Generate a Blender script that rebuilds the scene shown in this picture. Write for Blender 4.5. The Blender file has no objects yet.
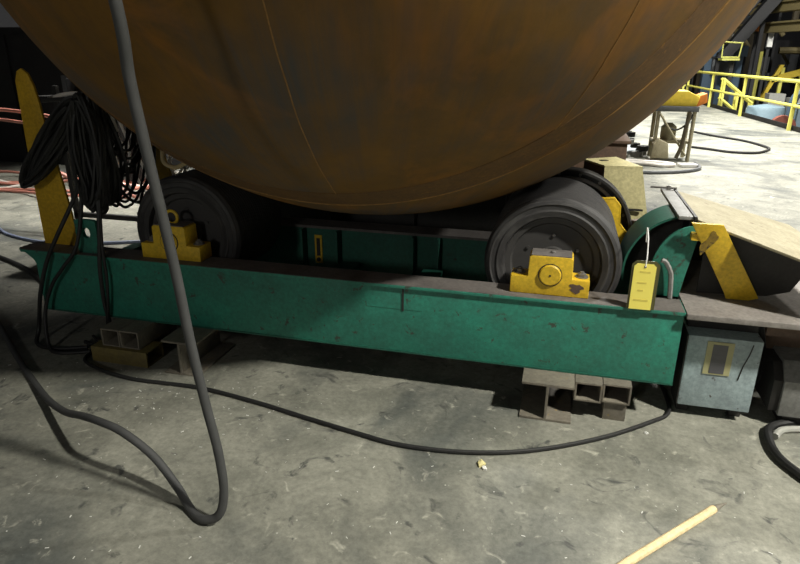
import bpy, bmesh, math, random
from mathutils import Vector, Matrix
random.seed(7)
SC = bpy.context.scene
COL = SC.collection
PI = math.pi

# ------------------------------------------------------------------ camera, world, lights, exposure
F_PX, PITCH, ROLL, YAW, EYE = 620.0, 0.351, 0.005, -0.2555, 1.6
cam_d = bpy.data.cameras.new('camera')
cam_d.sensor_width = 36.0
cam_d.lens = 36.0 * F_PX / 800.0
cam_d.clip_end = 300
cam = bpy.data.objects.new('camera', cam_d)
COL.objects.link(cam)
fw = Vector((math.sin(YAW) * math.cos(PITCH), math.cos(YAW) * math.cos(PITCH), -math.sin(PITCH)))
rt = Vector((math.cos(YAW), -math.sin(YAW), 0))
up = rt.cross(fw)
r2 = rt * math.cos(ROLL) + up * math.sin(ROLL)
u2 = up * math.cos(ROLL) - rt * math.sin(ROLL)
cam.matrix_world = Matrix(((r2.x, u2.x, -fw.x, 0), (r2.y, u2.y, -fw.y, 0), (r2.z, u2.z, -fw.z, EYE), (0, 0, 0, 1)))
SC.camera = cam

SC.view_settings.view_transform = 'Standard'
SC.view_settings.look = 'None'
SC.view_settings.gamma = 1
SC.view_settings.use_curve_mapping = False
SC.view_settings.exposure = 0.0

world = bpy.data.worlds.new('hall_ambience')
SC.world = world
world.use_nodes = True
bg = world.node_tree.nodes['Background']
bg.inputs['Color'].default_value = (0.85, 0.92, 1.0, 1)
bg.inputs['Strength'].default_value = 0.02

def lamp(name, loc, target, power, size, color=(1, 1, 1), spread=180):
    d = bpy.data.lights.new(name, 'AREA')
    d.shape = 'DISK'
    d.size = size
    d.energy = power
    d.color = color
    d.spread = math.radians(spread)
    o = bpy.data.objects.new(name, d)
    o.location = loc
    o.rotation_euler = (Vector(target) - Vector(loc)).to_track_quat('-Z', 'Y').to_euler()
    COL.objects.link(o)

lamp('high_bay_lamp_key', (4.7, 0.3, 6.6), (1.1, 2.0, 0.2), 255, 0.45, (1.0, 0.97, 0.86), 95)
lamp('high_bay_lamp_right', (8.6, 6.2, 7.0), (0.5, 2.4, 0.3), 480, 0.5, (1.0, 0.98, 0.90))
lamp('low_fill_lamp_near', (-2.0, -4.6, 2.7), (-0.8, 2.7, 0.4), 46, 0.6, (1.0, 0.97, 0.9))  # unseen front lamp, set low to light the beam face more than the floor
lamp('high_bay_lamp_aisle', (4.2, 10.0, 8.5), (3.4, 10.5, 0), 900, 0.8, (1.0, 0.98, 0.92))
lamp('high_bay_lamp_aisle_far', (3.6, 18.0, 8.5), (3.0, 18.0, 0), 2000, 0.8, (1.0, 0.98, 0.92))
lamp('high_bay_lamp_rear', (0.3, 14.0, 9.0), (0.0, 13.0, 0), 1900, 0.7, (1.0, 0.97, 0.9))
lamp('fill_lamp_left', (-4.4, 6.6, 5.5), (-4.4, 6.6, 0), 130, 0.3, (1.0, 0.97, 0.9), 70)  # added fill, narrow spread: brightens the far-left wires, spares the front floor
lamp('high_bay_lamp_pit', (12.0, 22.0, 7.5), (8.0, 24.0, 0), 700, 0.6, (1.0, 0.98, 0.92))

# ------------------------------------------------------------------ materials
MATS = {}
def nodes_of(name):
    m = bpy.data.materials.new(name)
    m.use_nodes = True
    nt = m.node_tree
    return m, nt, nt.nodes['Principled BSDF'], nt.nodes, nt.links

def noise(nt, scale, detail=4, rough=.6, vec=None, dist=0.0):
    n = nt.nodes.new('ShaderNodeTexNoise')
    n.inputs['Scale'].default_value = scale
    n.inputs['Detail'].default_value = detail
    n.inputs['Roughness'].default_value = rough
    n.inputs['Distortion'].default_value = dist
    if vec is not None: nt.links.new(vec, n.inputs['Vector'])
    return n.outputs['Fac']

def ramp(nt, fac, a, b):
    r = nt.nodes.new('ShaderNodeMapRange')
    r.inputs['From Min'].default_value = a
    r.inputs['From Max'].default_value = b
    nt.links.new(fac, r.inputs['Value'])
    return r.outputs['Result']

def mixc(nt, fac, a, b):
    x = nt.nodes.new('ShaderNodeMix')
    x.data_type = 'RGBA'
    if isinstance(fac, (int, float)): x.inputs[0].default_value = fac
    else: nt.links.new(fac, x.inputs[0])
    for s, v in ((6, a), (7, b)):
        if isinstance(v, tuple): x.inputs[s].default_value = (*v, 1)
        else: nt.links.new(v, x.inputs[s])
    return x.outputs[2]

def coords(nt, scale=(1, 1, 1), kind='Object'):
    tc = nt.nodes.new('ShaderNodeTexCoord')
    mp = nt.nodes.new('ShaderNodeMapping')
    mp.inputs['Scale'].default_value = scale
    nt.links.new(tc.outputs[kind], mp.inputs['Vector'])
    return mp.outputs['Vector']

def bump(nt, bs, h, strength=.2, dist=.01):
    b = nt.nodes.new('ShaderNodeBump')
    b.inputs['Strength'].default_value = strength
    b.inputs['Distance'].default_value = dist
    nt.links.new(h, b.inputs['Height'])
    nt.links.new(b.outputs['Normal'], bs.inputs['Normal'])

def worn(name, base, second, wear, wear_at=.66, grain=5, rough=.55, metal=0.0, mixamt=(.35, .7), fine=60, bstr=.15):
    """paint or bare surface: two tones mottled together, chips of a third colour"""
    m, nt, bs, N, L = nodes_of(name)
    v = coords(nt)
    c = mixc(nt, ramp(nt, noise(nt, grain, 6, .65, v), *mixamt), base, second)
    chips = ramp(nt, noise(nt, grain * 3.3, 5, .7, v, .4), wear_at, wear_at + .05)
    c = mixc(nt, chips, c, wear)
    fn = noise(nt, fine, 3, .6, v)
    hsv = N.new('ShaderNodeHueSaturation')
    L.new(c, hsv.inputs['Color'])
    L.new(ramp(nt, fn, -.6, 1.6), hsv.inputs['Value'])
    hsv.inputs['Value'].default_value = 1
    mr = N.new('ShaderNodeMapRange')
    mr.inputs['From Min'].default_value = .3; mr.inputs['From Max'].default_value = .7
    mr.inputs['To Min'].default_value = .8; mr.inputs['To Max'].default_value = 1.15
    L.new(fn, mr.inputs['Value']); L.new(mr.outputs['Result'], hsv.inputs['Value'])
    L.new(hsv.outputs['Color'], bs.inputs['Base Color'])
    bs.inputs['Roughness'].default_value = rough
    bs.inputs['Metallic'].default_value = metal
    bump(nt, bs, fn, bstr, .004)
    MATS[name] = m
    return m

def plain(name, col, rough=.6, metal=0.0, var=.25):
    m, nt, bs, N, L = nodes_of(name)
    v = coords(nt)
    dark = tuple(c * (1 - var) for c in col)
    L.new(mixc(nt, noise(nt, 18, 3, .6, v), dark, tuple(min(1, c * (1 + var)) for c in col)), bs.inputs['Base Color'])
    bs.inputs['Roughness'].default_value = rough
    bs.inputs['Metallic'].default_value = metal
    MATS[name] = m
    return m

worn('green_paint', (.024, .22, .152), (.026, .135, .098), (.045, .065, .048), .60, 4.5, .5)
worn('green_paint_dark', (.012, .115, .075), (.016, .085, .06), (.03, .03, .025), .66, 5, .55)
worn('yellow_paint', (.70, .47, .025), (.60, .38, .02), (.12, .05, .02), .70, 6, .5)
worn('yellow_post_paint', (.62, .38, .015), (.50, .30, .012), (.10, .05, .02), .74, 5, .55)
worn('grimy_steel', (.16, .145, .135), (.10, .09, .085), (.20, .13, .08), .68, 6, .65, .0)
worn('deck_steel', (.27, .25, .23), (.17, .15, .14), (.42, .38, .32), .66, 5, .6)
worn('pale_plate', (.40, .36, .24), (.28, .245, .15), (.16, .12, .07), .64, 7, .7)
worn('pale_yellow_plate', (.62, .56, .30), (.50, .46, .24), (.30, .22, .10), .70, 6, .7)
worn('cabinet_blue', (.36, .45, .47), (.26, .32, .34), (.07, .06, .05), .64, 9, .55)
worn('dull_grey', (.26, .26, .25), (.18, .18, .17), (.40, .36, .28), .66, 8, .6)
worn('brown_steel', (.14, .085, .055), (.09, .06, .045), (.20, .12, .06), .66, 6, .7)
worn('black_steel', (.018, .017, .016), (.03, .028, .026), (.06, .045, .03), .70, 6, .6)
worn('tube_steel', (.20, .18, .14), (.13, .115, .095), (.26, .19, .08), .62, 8, .65)
worn('stained_yellow_tube', (.20, .155, .045), (.13, .105, .04), (.10, .08, .05), .62, 9, .7)
worn('strip_scuff', (.42, .28, .03), (.22, .14, .03), (.07, .05, .03), .55, 22, .7)
worn('wood', (.78, .62, .36), (.68, .52, .28), (.40, .27, .13), .70, 14, .8)
plain('black_rubber', (.013, .013, .013), .6)
plain('grey_rubber', (.055, .056, .056), .7)
plain('hub_steel', (.045, .043, .042), .65)
plain('hose_grey', (.36, .36, .33), .6)
plain('frame_olive', (.40, .40, .10), .6)
plain('pale_wire', (.80, .76, .70), .5)
plain('pink_wire', (.50, .20, .15), .5)
plain('blue_wire', (.22, .26, .38), .5)
plain('rope', (.38, .30, .16), .9)
plain('tag_yellow', (1.0, .86, .17), .5, 0, .03)
plain('tag_sleeve', (.09, .085, .03), .25, 0, .1)
plain('tag_ink', (.74, .62, .12), .6, 0, .05)
plain('white_plastic', (.75, .75, .73), .4, 0, .05)
plain('label_grey', (.10, .10, .11), .4, .2, .2)
plain('label_yellow', (.40, .38, .20), .5, 0, .2)
plain('rail_yellow', (.72, .68, .14), .5, 0, .1)
plain('orange_paint', (.70, .22, .03), .6, 0, .3)
plain('bright_yellow', (.75, .55, .05), .6, 0, .3)
plain('machine_blue', (.05, .085, .125), .5, 0, .3)
plain('tank_blue', (.22, .31, .36), .45, 0, .15)
plain('machine_dark', (.014, .014, .015), .7, 0, .4)
plain('machine_brown', (.07, .055, .03), .7, 0, .4)
plain('machine_grey', (.10, .105, .11), .6, 0, .3)
plain('olive_beam', (.16, .13, .055), .7, 0, .3)
plain('machine_red', (.22, .07, .05), .6, 0, .3)
plain('pale_grey_sheet', (.50, .56, .60), .5, 0, .15)
plain('scrap_white', (.70, .70, .66), .7, 0, .1)
plain('scrap_yellow', (.65, .58, .28), .7, 0, .1)
plain('bolt_steel', (.20, .19, .18), .45, .4)
plain('wall_dark', (.028, .028, .032), .8, 0, .4)

def tyre_material():
    m, nt, bs, N, L = nodes_of('worn_tyre')
    v = coords(nt, (1, 1, 1))
    a = noise(nt, 7, 6, .65, v)
    v2 = coords(nt, (3, 60, 3))
    b = noise(nt, 2.0, 3, .6, v2)
    c = mixc(nt, ramp(nt, a, .35, .7), (.022, .021, .022), (.046, .044, .044))
    c = mixc(nt, ramp(nt, b, .52, .66), c, (.066, .064, .063))
    L.new(c, bs.inputs['Base Color'])
    bs.inputs['Roughness'].default_value = .62
    bump(nt, bs, b, .35, .006)
    MATS['worn_tyre'] = m
tyre_material()

def rust_material():
    """rust that has run down the head: streaks follow the meridians of the vertical axis"""
    m, nt, bs, N, L = nodes_of('vessel_rust')
    tc = N.new('ShaderNodeTexCoord')
    sep = N.new('ShaderNodeSeparateXYZ')
    L.new(tc.outputs['Object'], sep.inputs[0])
    neg = N.new('ShaderNodeMath'); neg.operation = 'MULTIPLY'; neg.inputs[1].default_value = -1
    L.new(sep.outputs['Y'], neg.inputs[0])
    at = N.new('ShaderNodeMath'); at.operation = 'ARCTAN2'
    L.new(sep.outputs['X'], at.inputs[0]); L.new(neg.outputs[0], at.inputs[1])
    cb = N.new('ShaderNodeCombineXYZ')
    L.new(at.outputs[0], cb.inputs['X']); L.new(sep.outputs['Z'], cb.inputs['Y'])
    mp = N.new('ShaderNodeMapping'); mp.inputs['Scale'].default_value = (26, .8, 1)
    L.new(cb.outputs[0], mp.inputs['Vector'])
    streak = noise(nt, 1.0, 6, .7, mp.outputs[0], .25)
    mp2 = N.new('ShaderNodeMapping'); mp2.inputs['Scale'].default_value = (90, 1.3, 1)
    L.new(cb.outputs[0], mp2.inputs['Vector'])
    fine = noise(nt, 1.0, 3, .6, mp2.outputs[0])
    obj = tc.outputs['Object']
    big = noise(nt, 1.05, 4, .6, obj, .5)
    mid = noise(nt, 4.5, 6, .7, obj)
    c = mixc(nt, ramp(nt, mid, .32, .68), (.105, .053, .005), (.172, .082, .005))
    c = mixc(nt, ramp(nt, streak, .48, .90), c, (.10, .052, .016))
    c = mixc(nt, ramp(nt, noise(nt, 1.7, 5, .7, obj, .8), .50, .70), c, (.25, .098, .004))
    # bare bluish mill scale where the rust has not taken
    sc = N.new('ShaderNodeMath'); sc.operation = 'MULTIPLY'
    L.new(ramp(nt, big, .44, .62), sc.inputs[0]); L.new(ramp(nt, streak, .20, .70), sc.inputs[1])
    c = mixc(nt, sc.outputs[0], c, (.055, .058, .058))
    c = mixc(nt, ramp(nt, fine, .60, 1.1), c, (.09, .045, .014))
    L.new(c, bs.inputs['Base Color'])
    bs.inputs['Roughness'].default_value = .78
    bump(nt, bs, mid, .12, .006)
    MATS['vessel_rust'] = m
rust_material()
worn('weld_rust', (.29, .155, .04), (.22, .11, .025), (.15, .07, .03), .7, 12, .7)
worn('knuckle_weld', (.095, .047, .012), (.135, .066, .012), (.19, .09, .014), .62, 10, .75)

def floor_material():
    m, nt, bs, N, L = nodes_of('concrete_floor')
    v = coords(nt)
    big = noise(nt, .8, 5, .6, v, .6)
    mid = noise(nt, 3.2, 7, .72, v, .5)
    fine = noise(nt, 38, 5, .75, v)
    spot = noise(nt, 11, 4, .6, v, .8)
    c = mixc(nt, ramp(nt, mid, .30, .72), (.145, .147, .122), (.335, .33, .275))
    c = mixc(nt, ramp(nt, big, .48, .64), c, (.070, .078, .074))       # oily dark patches
    c = mixc(nt, ramp(nt, spot, .62, .74), c, (.44, .43, .36))      # rubbed pale patches
    c = mixc(nt, ramp(nt, noise(nt, 6.5, 4, .6, v, 1.2), .60, .70), c, (.075, .077, .07))
    vo = N.new('ShaderNodeTexVoronoi'); vo.inputs['Scale'].default_value = 24
    L.new(v, vo.inputs['Vector'])
    sp = ramp(nt, vo.outputs['Distance'], .10, .05)
    gate = ramp(nt, noise(nt, 5, 3, .6, v), .55, .62)
    mu = N.new('ShaderNodeMath'); mu.operation = 'MULTIPLY'
    L.new(sp, mu.inputs[0]); L.new(gate, mu.inputs[1])
    c = mixc(nt, mu.outputs[0], c, (.55, .54, .48))
    hs = N.new('ShaderNodeHueSaturation')
    mr = N.new('ShaderNodeMapRange')
    mr.inputs['From Min'].default_value = .3; mr.inputs['From Max'].default_value = .7
    mr.inputs['To Min'].default_value = .72; mr.inputs['To Max'].default_value = 1.22
    L.new(fine, mr.inputs['Value']); L.new(mr.outputs[0], hs.inputs['Value'])
    L.new(c, hs.inputs['Color']); L.new(hs.outputs[0], bs.inputs['Base Color'])
    bs.inputs['Roughness'].default_value = .72
    bump(nt, bs, fine, .25, .006)
    MATS['concrete_floor'] = m
floor_material()

# ------------------------------------------------------------------ mesh helpers
def wloc(o):
    v = Vector((0, 0, 0))
    while o is not None:
        v += o.location
        o = o.parent
    return v

def catmull(pts, n=8, closed=False):
    P = [Vector(p) for p in pts]
    out = []
    m = len(P)
    for i in range(m if closed else m - 1):
        if closed: a, b, c, d = P[(i - 1) % m], P[i], P[(i + 1) % m], P[(i + 2) % m]
        else: a, b, c, d = P[max(i - 1, 0)], P[i], P[i + 1], P[min(i + 2, m - 1)]
        for k in range(n):
            t = k / n
            out.append(.5 * ((2 * b) + (c - a) * t + (2 * a - 5 * b + 4 * c - d) * t * t + (3 * b - a - 3 * c + d) * t ** 3))
    if not closed: out.append(P[-1])
    return out

class MB:
    """collects shapes in world coordinates, then links them as one mesh object"""
    def __init__(self): self.v = []; self.f = []
    def _add(self, vs, fs):
        b = len(self.v)
        self.v += [Vector(x) for x in vs]
        self.f += [tuple(b + i for i in f) for f in fs]
        return self
    def box(self, x0, x1, y0, y1, z0, z1, rot=0, tilt=None):
        vs = [Vector((x, y, z)) for z in (z0, z1) for y in (y0, y1) for x in (x0, x1)]
        c = Vector(((x0 + x1) / 2, (y0 + y1) / 2, (z0 + z1) / 2))
        M = Matrix.Rotation(rot, 3, 'Z')
        if tilt: M = M @ Matrix.Rotation(tilt[0], 3, 'X') @ Matrix.Rotation(tilt[1], 3, 'Y')
        vs = [c + M @ (v - c) for v in vs]
        return self._add(vs, [(0, 2, 3, 1), (4, 5, 7, 6), (0, 1, 5, 4), (2, 6, 7, 3), (0, 4, 6, 2), (1, 3, 7, 5)])
    def prism(self, poly, a0, a1, axis='Y'):
        """poly in the plane across the axis: XZ for Y, XY for Z, YZ for X"""
        def P(u, w, a):
            return {'Y': (u, a, w), 'Z': (u, w, a), 'X': (a, u, w)}[axis]
        n = len(poly)
        vs = [P(u, w, a0) for u, w in poly] + [P(u, w, a1) for u, w in poly]
        fs = [tuple(range(n)), tuple(range(2 * n - 1, n - 1, -1))]
        fs += [(i, n + i, n + (i + 1) % n, (i + 1) % n) for i in range(n)]
        return self._add(vs, fs)
    def tube(self, pts, r, seg=8, closed=False, taper=None):
        P = [Vector(p) for p in pts]
        n = len(P)
        vs = []; fs = []
        nrm = None
        for i, p in enumerate(P):
            if closed: t = P[(i + 1) % n] - P[i - 1]
            else: t = P[min(i + 1, n - 1)] - P[max(i - 1, 0)]
            t = t.normalized() if t.length > 1e-9 else Vector((0, 0, 1))
            if nrm is None: nrm = t.orthogonal()
            nrm = nrm - t * nrm.dot(t)
            nrm = nrm.normalized() if nrm.length > 1e-6 else t.orthogonal().normalized()
            bn = t.cross(nrm)
            rr = r if taper is None else r * (1 + (taper - 1) * i / (n - 1))
            for k in range(seg):
                a = 2 * PI * k / seg
                vs.append(p + (nrm * math.cos(a) + bn * math.sin(a)) * rr)
        for i in range(n if closed else n - 1):
            j = (i + 1) % n
            for k in range(seg):
                k2 = (k + 1) % seg
                fs.append((i * seg + k, i * seg + k2, j * seg + k2, j * seg + k))
        if not closed:
            fs.append(tuple(range(seg - 1, -1, -1)))
            fs.append(tuple((n - 1) * seg + k for k in range(seg)))
        return self._add(vs, fs)
    def lathe(self, prof, center, axis='Y', seg=64, closed=True, a0=0, a1=2 * PI):
        """prof: list of (radius, distance along axis); closed joins last to first"""
        c = Vector(center); vs = []; fs = []
        full = abs(a1 - a0 - 2 * PI) < 1e-6
        cols = seg if full else seg + 1
        n = len(prof)
        for k in range(cols):
            a = a0 + (a1 - a0) * k / seg
            ca, sa = math.cos(a), math.sin(a)
            for r, h in prof:
                vs.append(c + {'Y': Vector((r * ca, h, r * sa)), 'Z': Vector((r * ca, r * sa, h)), 'X': Vector((h, r * ca, r * sa))}[axis])
        for k in range(seg):
            k2 = (k + 1) % cols
            for i in range(n if closed else n - 1):
                j = (i + 1) % n
                fs.append((k * n + i, k * n + j, k2 * n + j, k2 * n + i))
        if not full and closed:
            fs.append(tuple(range(n))); fs.append(tuple((cols - 1) * n + i for i in range(n - 1, -1, -1)))
        return self._add(vs, fs)
    def build(self, name, mat, parent=None, origin=None, bevel=0, smooth=35):
        org = wloc(parent) if parent is not None else Vector(origin or (0, 0, 0))
        me = bpy.data.meshes.new(name)
        me.from_pydata([v - org for v in self.v], [], self.f)
        bm = bmesh.new(); bm.from_mesh(me)
        bmesh.ops.remove_doubles(bm, verts=bm.verts, dist=1e-6)
        bmesh.ops.recalc_face_normals(bm, faces=bm.faces)
        if bevel:
            es = [e for e in bm.edges if len(e.link_faces) == 2 and e.calc_face_angle(0) > math.radians(35)]
            bmesh.ops.bevel(bm, geom=es, offset=bevel, segments=2, affect='EDGES', profile=.6, clamp_overlap=True)
        bm.to_mesh(me); bm.free()
        if smooth:
            for p in me.polygons: p.use_smooth = True
            me.set_sharp_from_angle(angle=math.radians(smooth))
        me.materials.append(MATS[mat])
        o = bpy.data.objects.new(name, me)
        COL.objects.link(o)
        if parent is not None: o.parent = parent
        else: o.location = org
        return o

def tag(o, label=None, cat=None, group=None, kind=None):
    if label: o['label'] = label
    if cat: o['category'] = cat
    if group: o['group'] = group
    if kind: o['kind'] = kind
    return o

def thing(name, loc, label, cat, group=None):
    o = bpy.data.objects.new(name, None)
    o.empty_display_size = .1
    o.location = loc
    COL.objects.link(o)
    return tag(o, label, cat, group)

def copy_tree(o, loc, label=None, parent=None):
    c = o.copy(); COL.objects.link(c)
    if parent is not None: c.parent = parent
    else: c.location = loc
    if label: c['label'] = label
    for ch in [x for x in SC.objects if x.parent is o]: copy_tree(ch, None, None, c)
    return c

def sweep(points, r, n=8, seg=8): return MB().tube(catmull(points, n), r, seg)

# ------------------------------------------------------------------ the setting
def edge_x(y): return 4.66 + (23.5 - y) * .058      # where the floor stops at the pit, along the guard rail
fl = MB().prism([(-16, -6), (edge_x(-6), -6), (edge_x(30), 30), (-16, 30)], -.3, 0, 'Z')
tag(fl.build('floor', 'concrete_floor', smooth=0), 'stained grey concrete shop floor', kind='structure')
pit = MB().box(3.5, 26, -6, 46, -2.2, -2.0)
tag(pit.build('floor_pit', 'wall_dark', smooth=0), kind='structure')
tag(MB().box(-16, 26, 45, 45.3, -2.2, 14).build('wall_back', 'wall_dark', smooth=0), kind='structure')
wl = tag(MB().box(-16.3, -16, -6, 45, -2.2, 14).build('wall_left', 'wall_dark', smooth=0), kind='structure')
tag(MB().box(26, 26.3, -6, 45, -2.2, 14).build('wall_right', 'wall_dark', smooth=0), kind='structure')
tk = MB().prism([(edge_x(-6) - .02, -6), (edge_x(-6) + .05, -6), (edge_x(30) + .05, 30), (edge_x(30) - .02, 30)], 0, .10, 'Z')
tag(tk.build('trim_1', 'machine_dark', smooth=0), 'dark kick plate along the edge of the floor', kind='structure')

# ------------------------------------------------------------------ vessel
VC = Vector((-1.005, 3.45, 2.769)); VR = 2.0
vessel = thing('pressure_vessel', VC, 'huge rust-brown steel vessel with rounded end resting on the two black rollers', 'vessel')
N1 = 72
prof = [(VR * math.sin(t), -VR * math.cos(t)) for t in [PI / 2 * i / N1 for i in range(N1 + 1)]]
prof[0] = (.0005, -VR)
prof_in = [((VR - .03) * math.sin(t), -(VR - .03) * math.cos(t)) for t in [PI / 2 * i / 24 for i in range(24, -1, -1)]]
prof_in[-1] = (.0005, -VR + .03)
MB().lathe(prof + prof_in, VC, 'Y', 160).build('dished_head', 'vessel_rust', vessel)
MB().lathe([(VR, 0.004), (VR, 9.5), (VR - .03, 9.5), (VR - .03, 0.004)], VC, 'Y', 128).build('shell', 'vessel_rust', vessel)
def meridian(az, e0, e1, n=60, lift=0.0):
    out = []
    for i in range(n + 1):
        e = e0 + (e1 - e0) * i / n
        a = az + .0016 * math.sin(i * .35) + .0008 * math.sin(i * 1.1)
        r = VR + lift
        out.append(VC + Vector((r * math.cos(e) * math.sin(a), -r * math.cos(e) * math.cos(a), r * math.sin(e))))
    return out
R_ = math.radians
MB().tube(meridian(R_(4.9), R_(-66), R_(20)), .0026, 6).build('meridian_seam', 'weld_rust', vessel)
MB().tube(meridian(R_(43.4), R_(-46), R_(20)), .0022, 6).build('meridian_seam', 'weld_rust', vessel)
yk = -.86; rk = math.sqrt(VR ** 2 - yk ** 2)
ring = [VC + Vector((rk * math.cos(a), yk, rk * math.sin(a))) for a in [2 * PI * i / 160 for i in range(160)]]
MB().tube(ring, .0035, 6, True).build('ring_seam', 'weld_rust', vessel)
def band(y0, y1, lift, n=6):
    p = []
    for i in range(n + 1):
        y = y0 + (y1 - y0) * i / n
        p.append((math.sqrt((VR + lift) ** 2 - y * y), y))
    q = [(math.sqrt((VR - .01) ** 2 - y * y), y) for r, y in reversed(p)]
    return p + q
MB().lathe(band(-1.02, -.885, .003), VC, 'Y', 160).build('knuckle_band', 'knuckle_weld', vessel)

# ------------------------------------------------------------------ turning roll base frame
BX0, BX1, BY, BZ0, BZ1 = -2.86, .572, 2.725, .193, .555
base = thing('turning_roll_base', (-1.1, 3.2, .193), 'long green steel base frame set on steel blocks under the rollers', 'frame')
b = MB()
b.box(BX0, BX1, BY, BY + .018, BZ0, BZ1 - .016)                # web facing the viewer
b.box(BX0, BX1, BY + .018, BY + .145, BZ0, BZ0 + .016)          # lower flange, turned inwards
fb = b.build('front_beam', 'green_paint', base, bevel=.003)
MB().prism([(BX0 - .11, BY + .01), (BX0 - .08, BY - .012), (BX1 + .004, BY - .012), (BX1 + .004, BY + .155), (BX0 - .11, BY + .155)], BZ1 - .016, BZ1 - .0015, 'Z').build('top_flange', 'green_paint', fb, bevel=.002)
MB().prism([(BX0 - .107, BY + .012), (BX0 - .078, BY - .008), (BX1, BY - .008), (BX1, BY + .152), (BX0 - .107, BY + .152)], BZ1 - .002, BZ1, 'Z').build('top_grime', 'grimy_steel', fb)
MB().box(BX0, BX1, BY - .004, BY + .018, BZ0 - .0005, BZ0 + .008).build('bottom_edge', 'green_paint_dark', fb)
MB().box(-.7, -.692, BY - .004, BY, .42, .535).build('weld_joint', 'black_steel', fb)
MB().box(-.88, -.60, BY - .001, BY, .425, .427).build('weld_joint', 'green_paint_dark', fb)
MB().box(BX0, BX0 + .015, BY + .018, BY + .13, BZ0 + .016, BZ1 - .016).build('end_plate', 'green_paint', base)
MB().box(BX1 - .015, BX1, BY + .018, BY + .13, BZ0 + .016, BZ1 - .016).build('end_plate', 'green_paint', base)
b = MB()
b.prism([(BX0 - .10, BZ1 - .016), (BX0, BZ1 - .016), (BX0, BZ1 - .13), (BX0 - .03, BZ1 - .07)], BY + .02, BY + .035, 'Y')
b.build('end_gusset', 'green_paint', base)
# lifting lug with a hole
lug = MB()
lx, lz = -2.51, .67
hole = [(lx + .027 * math.cos(a), lz + .03 * math.sin(a)) for a in [2 * PI * i / 24 for i in range(24)]]
outer = []
for i in range(24):
    a = 2 * PI * i / 24
    dx, dz = math.cos(a), math.sin(a)
    k = min(.068 / max(abs(dx), 1e-6), (.075 if dz > 0 else .115) / max(abs(dz), 1e-6))
    outer.append((lx + dx * k, lz + dz * k))
vs = []; fs = []
for y in (BY + .03, BY + .055):
    vs += [(u, y, w) for u, w in hole] + [(u, y, w) for u, w in outer]
for i in range(24):
    j = (i + 1) % 24
    fs += [(i, j, 24 + j, 24 + i), (48 + i, 72 + i, 72 + j, 48 + j), (i, 48 + i, 48 + j, j), (24 + i, 24 + j, 72 + j, 72 + i)]
lug._add(vs, fs)
lug.build('lifting_lug', 'green_paint', base, bevel=0)
# rear beam
RY = 3.66
b = MB()
b.box(BX0, BX1 + .1, RY, RY + .016, BZ0, BZ1 - .016)
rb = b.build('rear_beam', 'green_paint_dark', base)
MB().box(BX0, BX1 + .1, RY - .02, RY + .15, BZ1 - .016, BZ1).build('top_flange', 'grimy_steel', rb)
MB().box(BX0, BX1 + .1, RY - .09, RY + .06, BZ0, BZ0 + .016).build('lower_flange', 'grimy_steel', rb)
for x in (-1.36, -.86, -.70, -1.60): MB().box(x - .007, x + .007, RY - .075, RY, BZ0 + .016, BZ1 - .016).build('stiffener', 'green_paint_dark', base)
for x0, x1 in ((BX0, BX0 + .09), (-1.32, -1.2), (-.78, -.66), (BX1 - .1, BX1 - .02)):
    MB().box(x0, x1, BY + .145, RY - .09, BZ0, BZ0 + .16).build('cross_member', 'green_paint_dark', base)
lvl = MB().box(-1.535, -1.485, RY - .008, RY, .30, .49).build('level_plate', 'yellow_paint', base)
MB().lathe([(.001, 0), (.014, 0), (.014, -.006), (.001, -.006)], (-1.51, RY - .008, .325), 'Y', 16).build('plug', 'black_steel', lvl)
MB().box(-1.522, -1.498, RY - .011, RY - .008, .35, .47).build('sight_slot', 'black_steel', lvl)

# deck plate that carries the drive, right of the beam
b = MB().prism([(.578, BY - .03), (1.47, BY - .03), (1.47, 4.0), (.578, 4.0)], BZ1 - .022, BZ1 + .002, 'Z')
b.build('deck_plate', 'deck_steel', base, bevel=.002)
MB().prism([(1.06, BZ1 - .022), (1.46, BZ1 - .022), (1.46, .36), (1.13, .36)], BY + .02, BY + .032, 'Y').build('deck_gusset', 'brown_steel', base)
MB().box(.97, 1.46, 2.93, 2.945, .40, BZ1 - .022).build('deck_skirt', 'brown_steel', base)
for y in (3.40, 3.88): MB().box(1.36, 1.44, y, y + .08, 0, BZ1 - .022).build('deck_leg', 'grimy_steel', base)
MB().box(.63, 1.46, 3.30, 3.315, .03, BZ1 - .022).build('deck_skirt', 'brown_steel', base)
MB().box(.60, .615, 3.10, 3.9, .20, BZ1 - .022).build('deck_skirt', 'black_steel', base)

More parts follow.
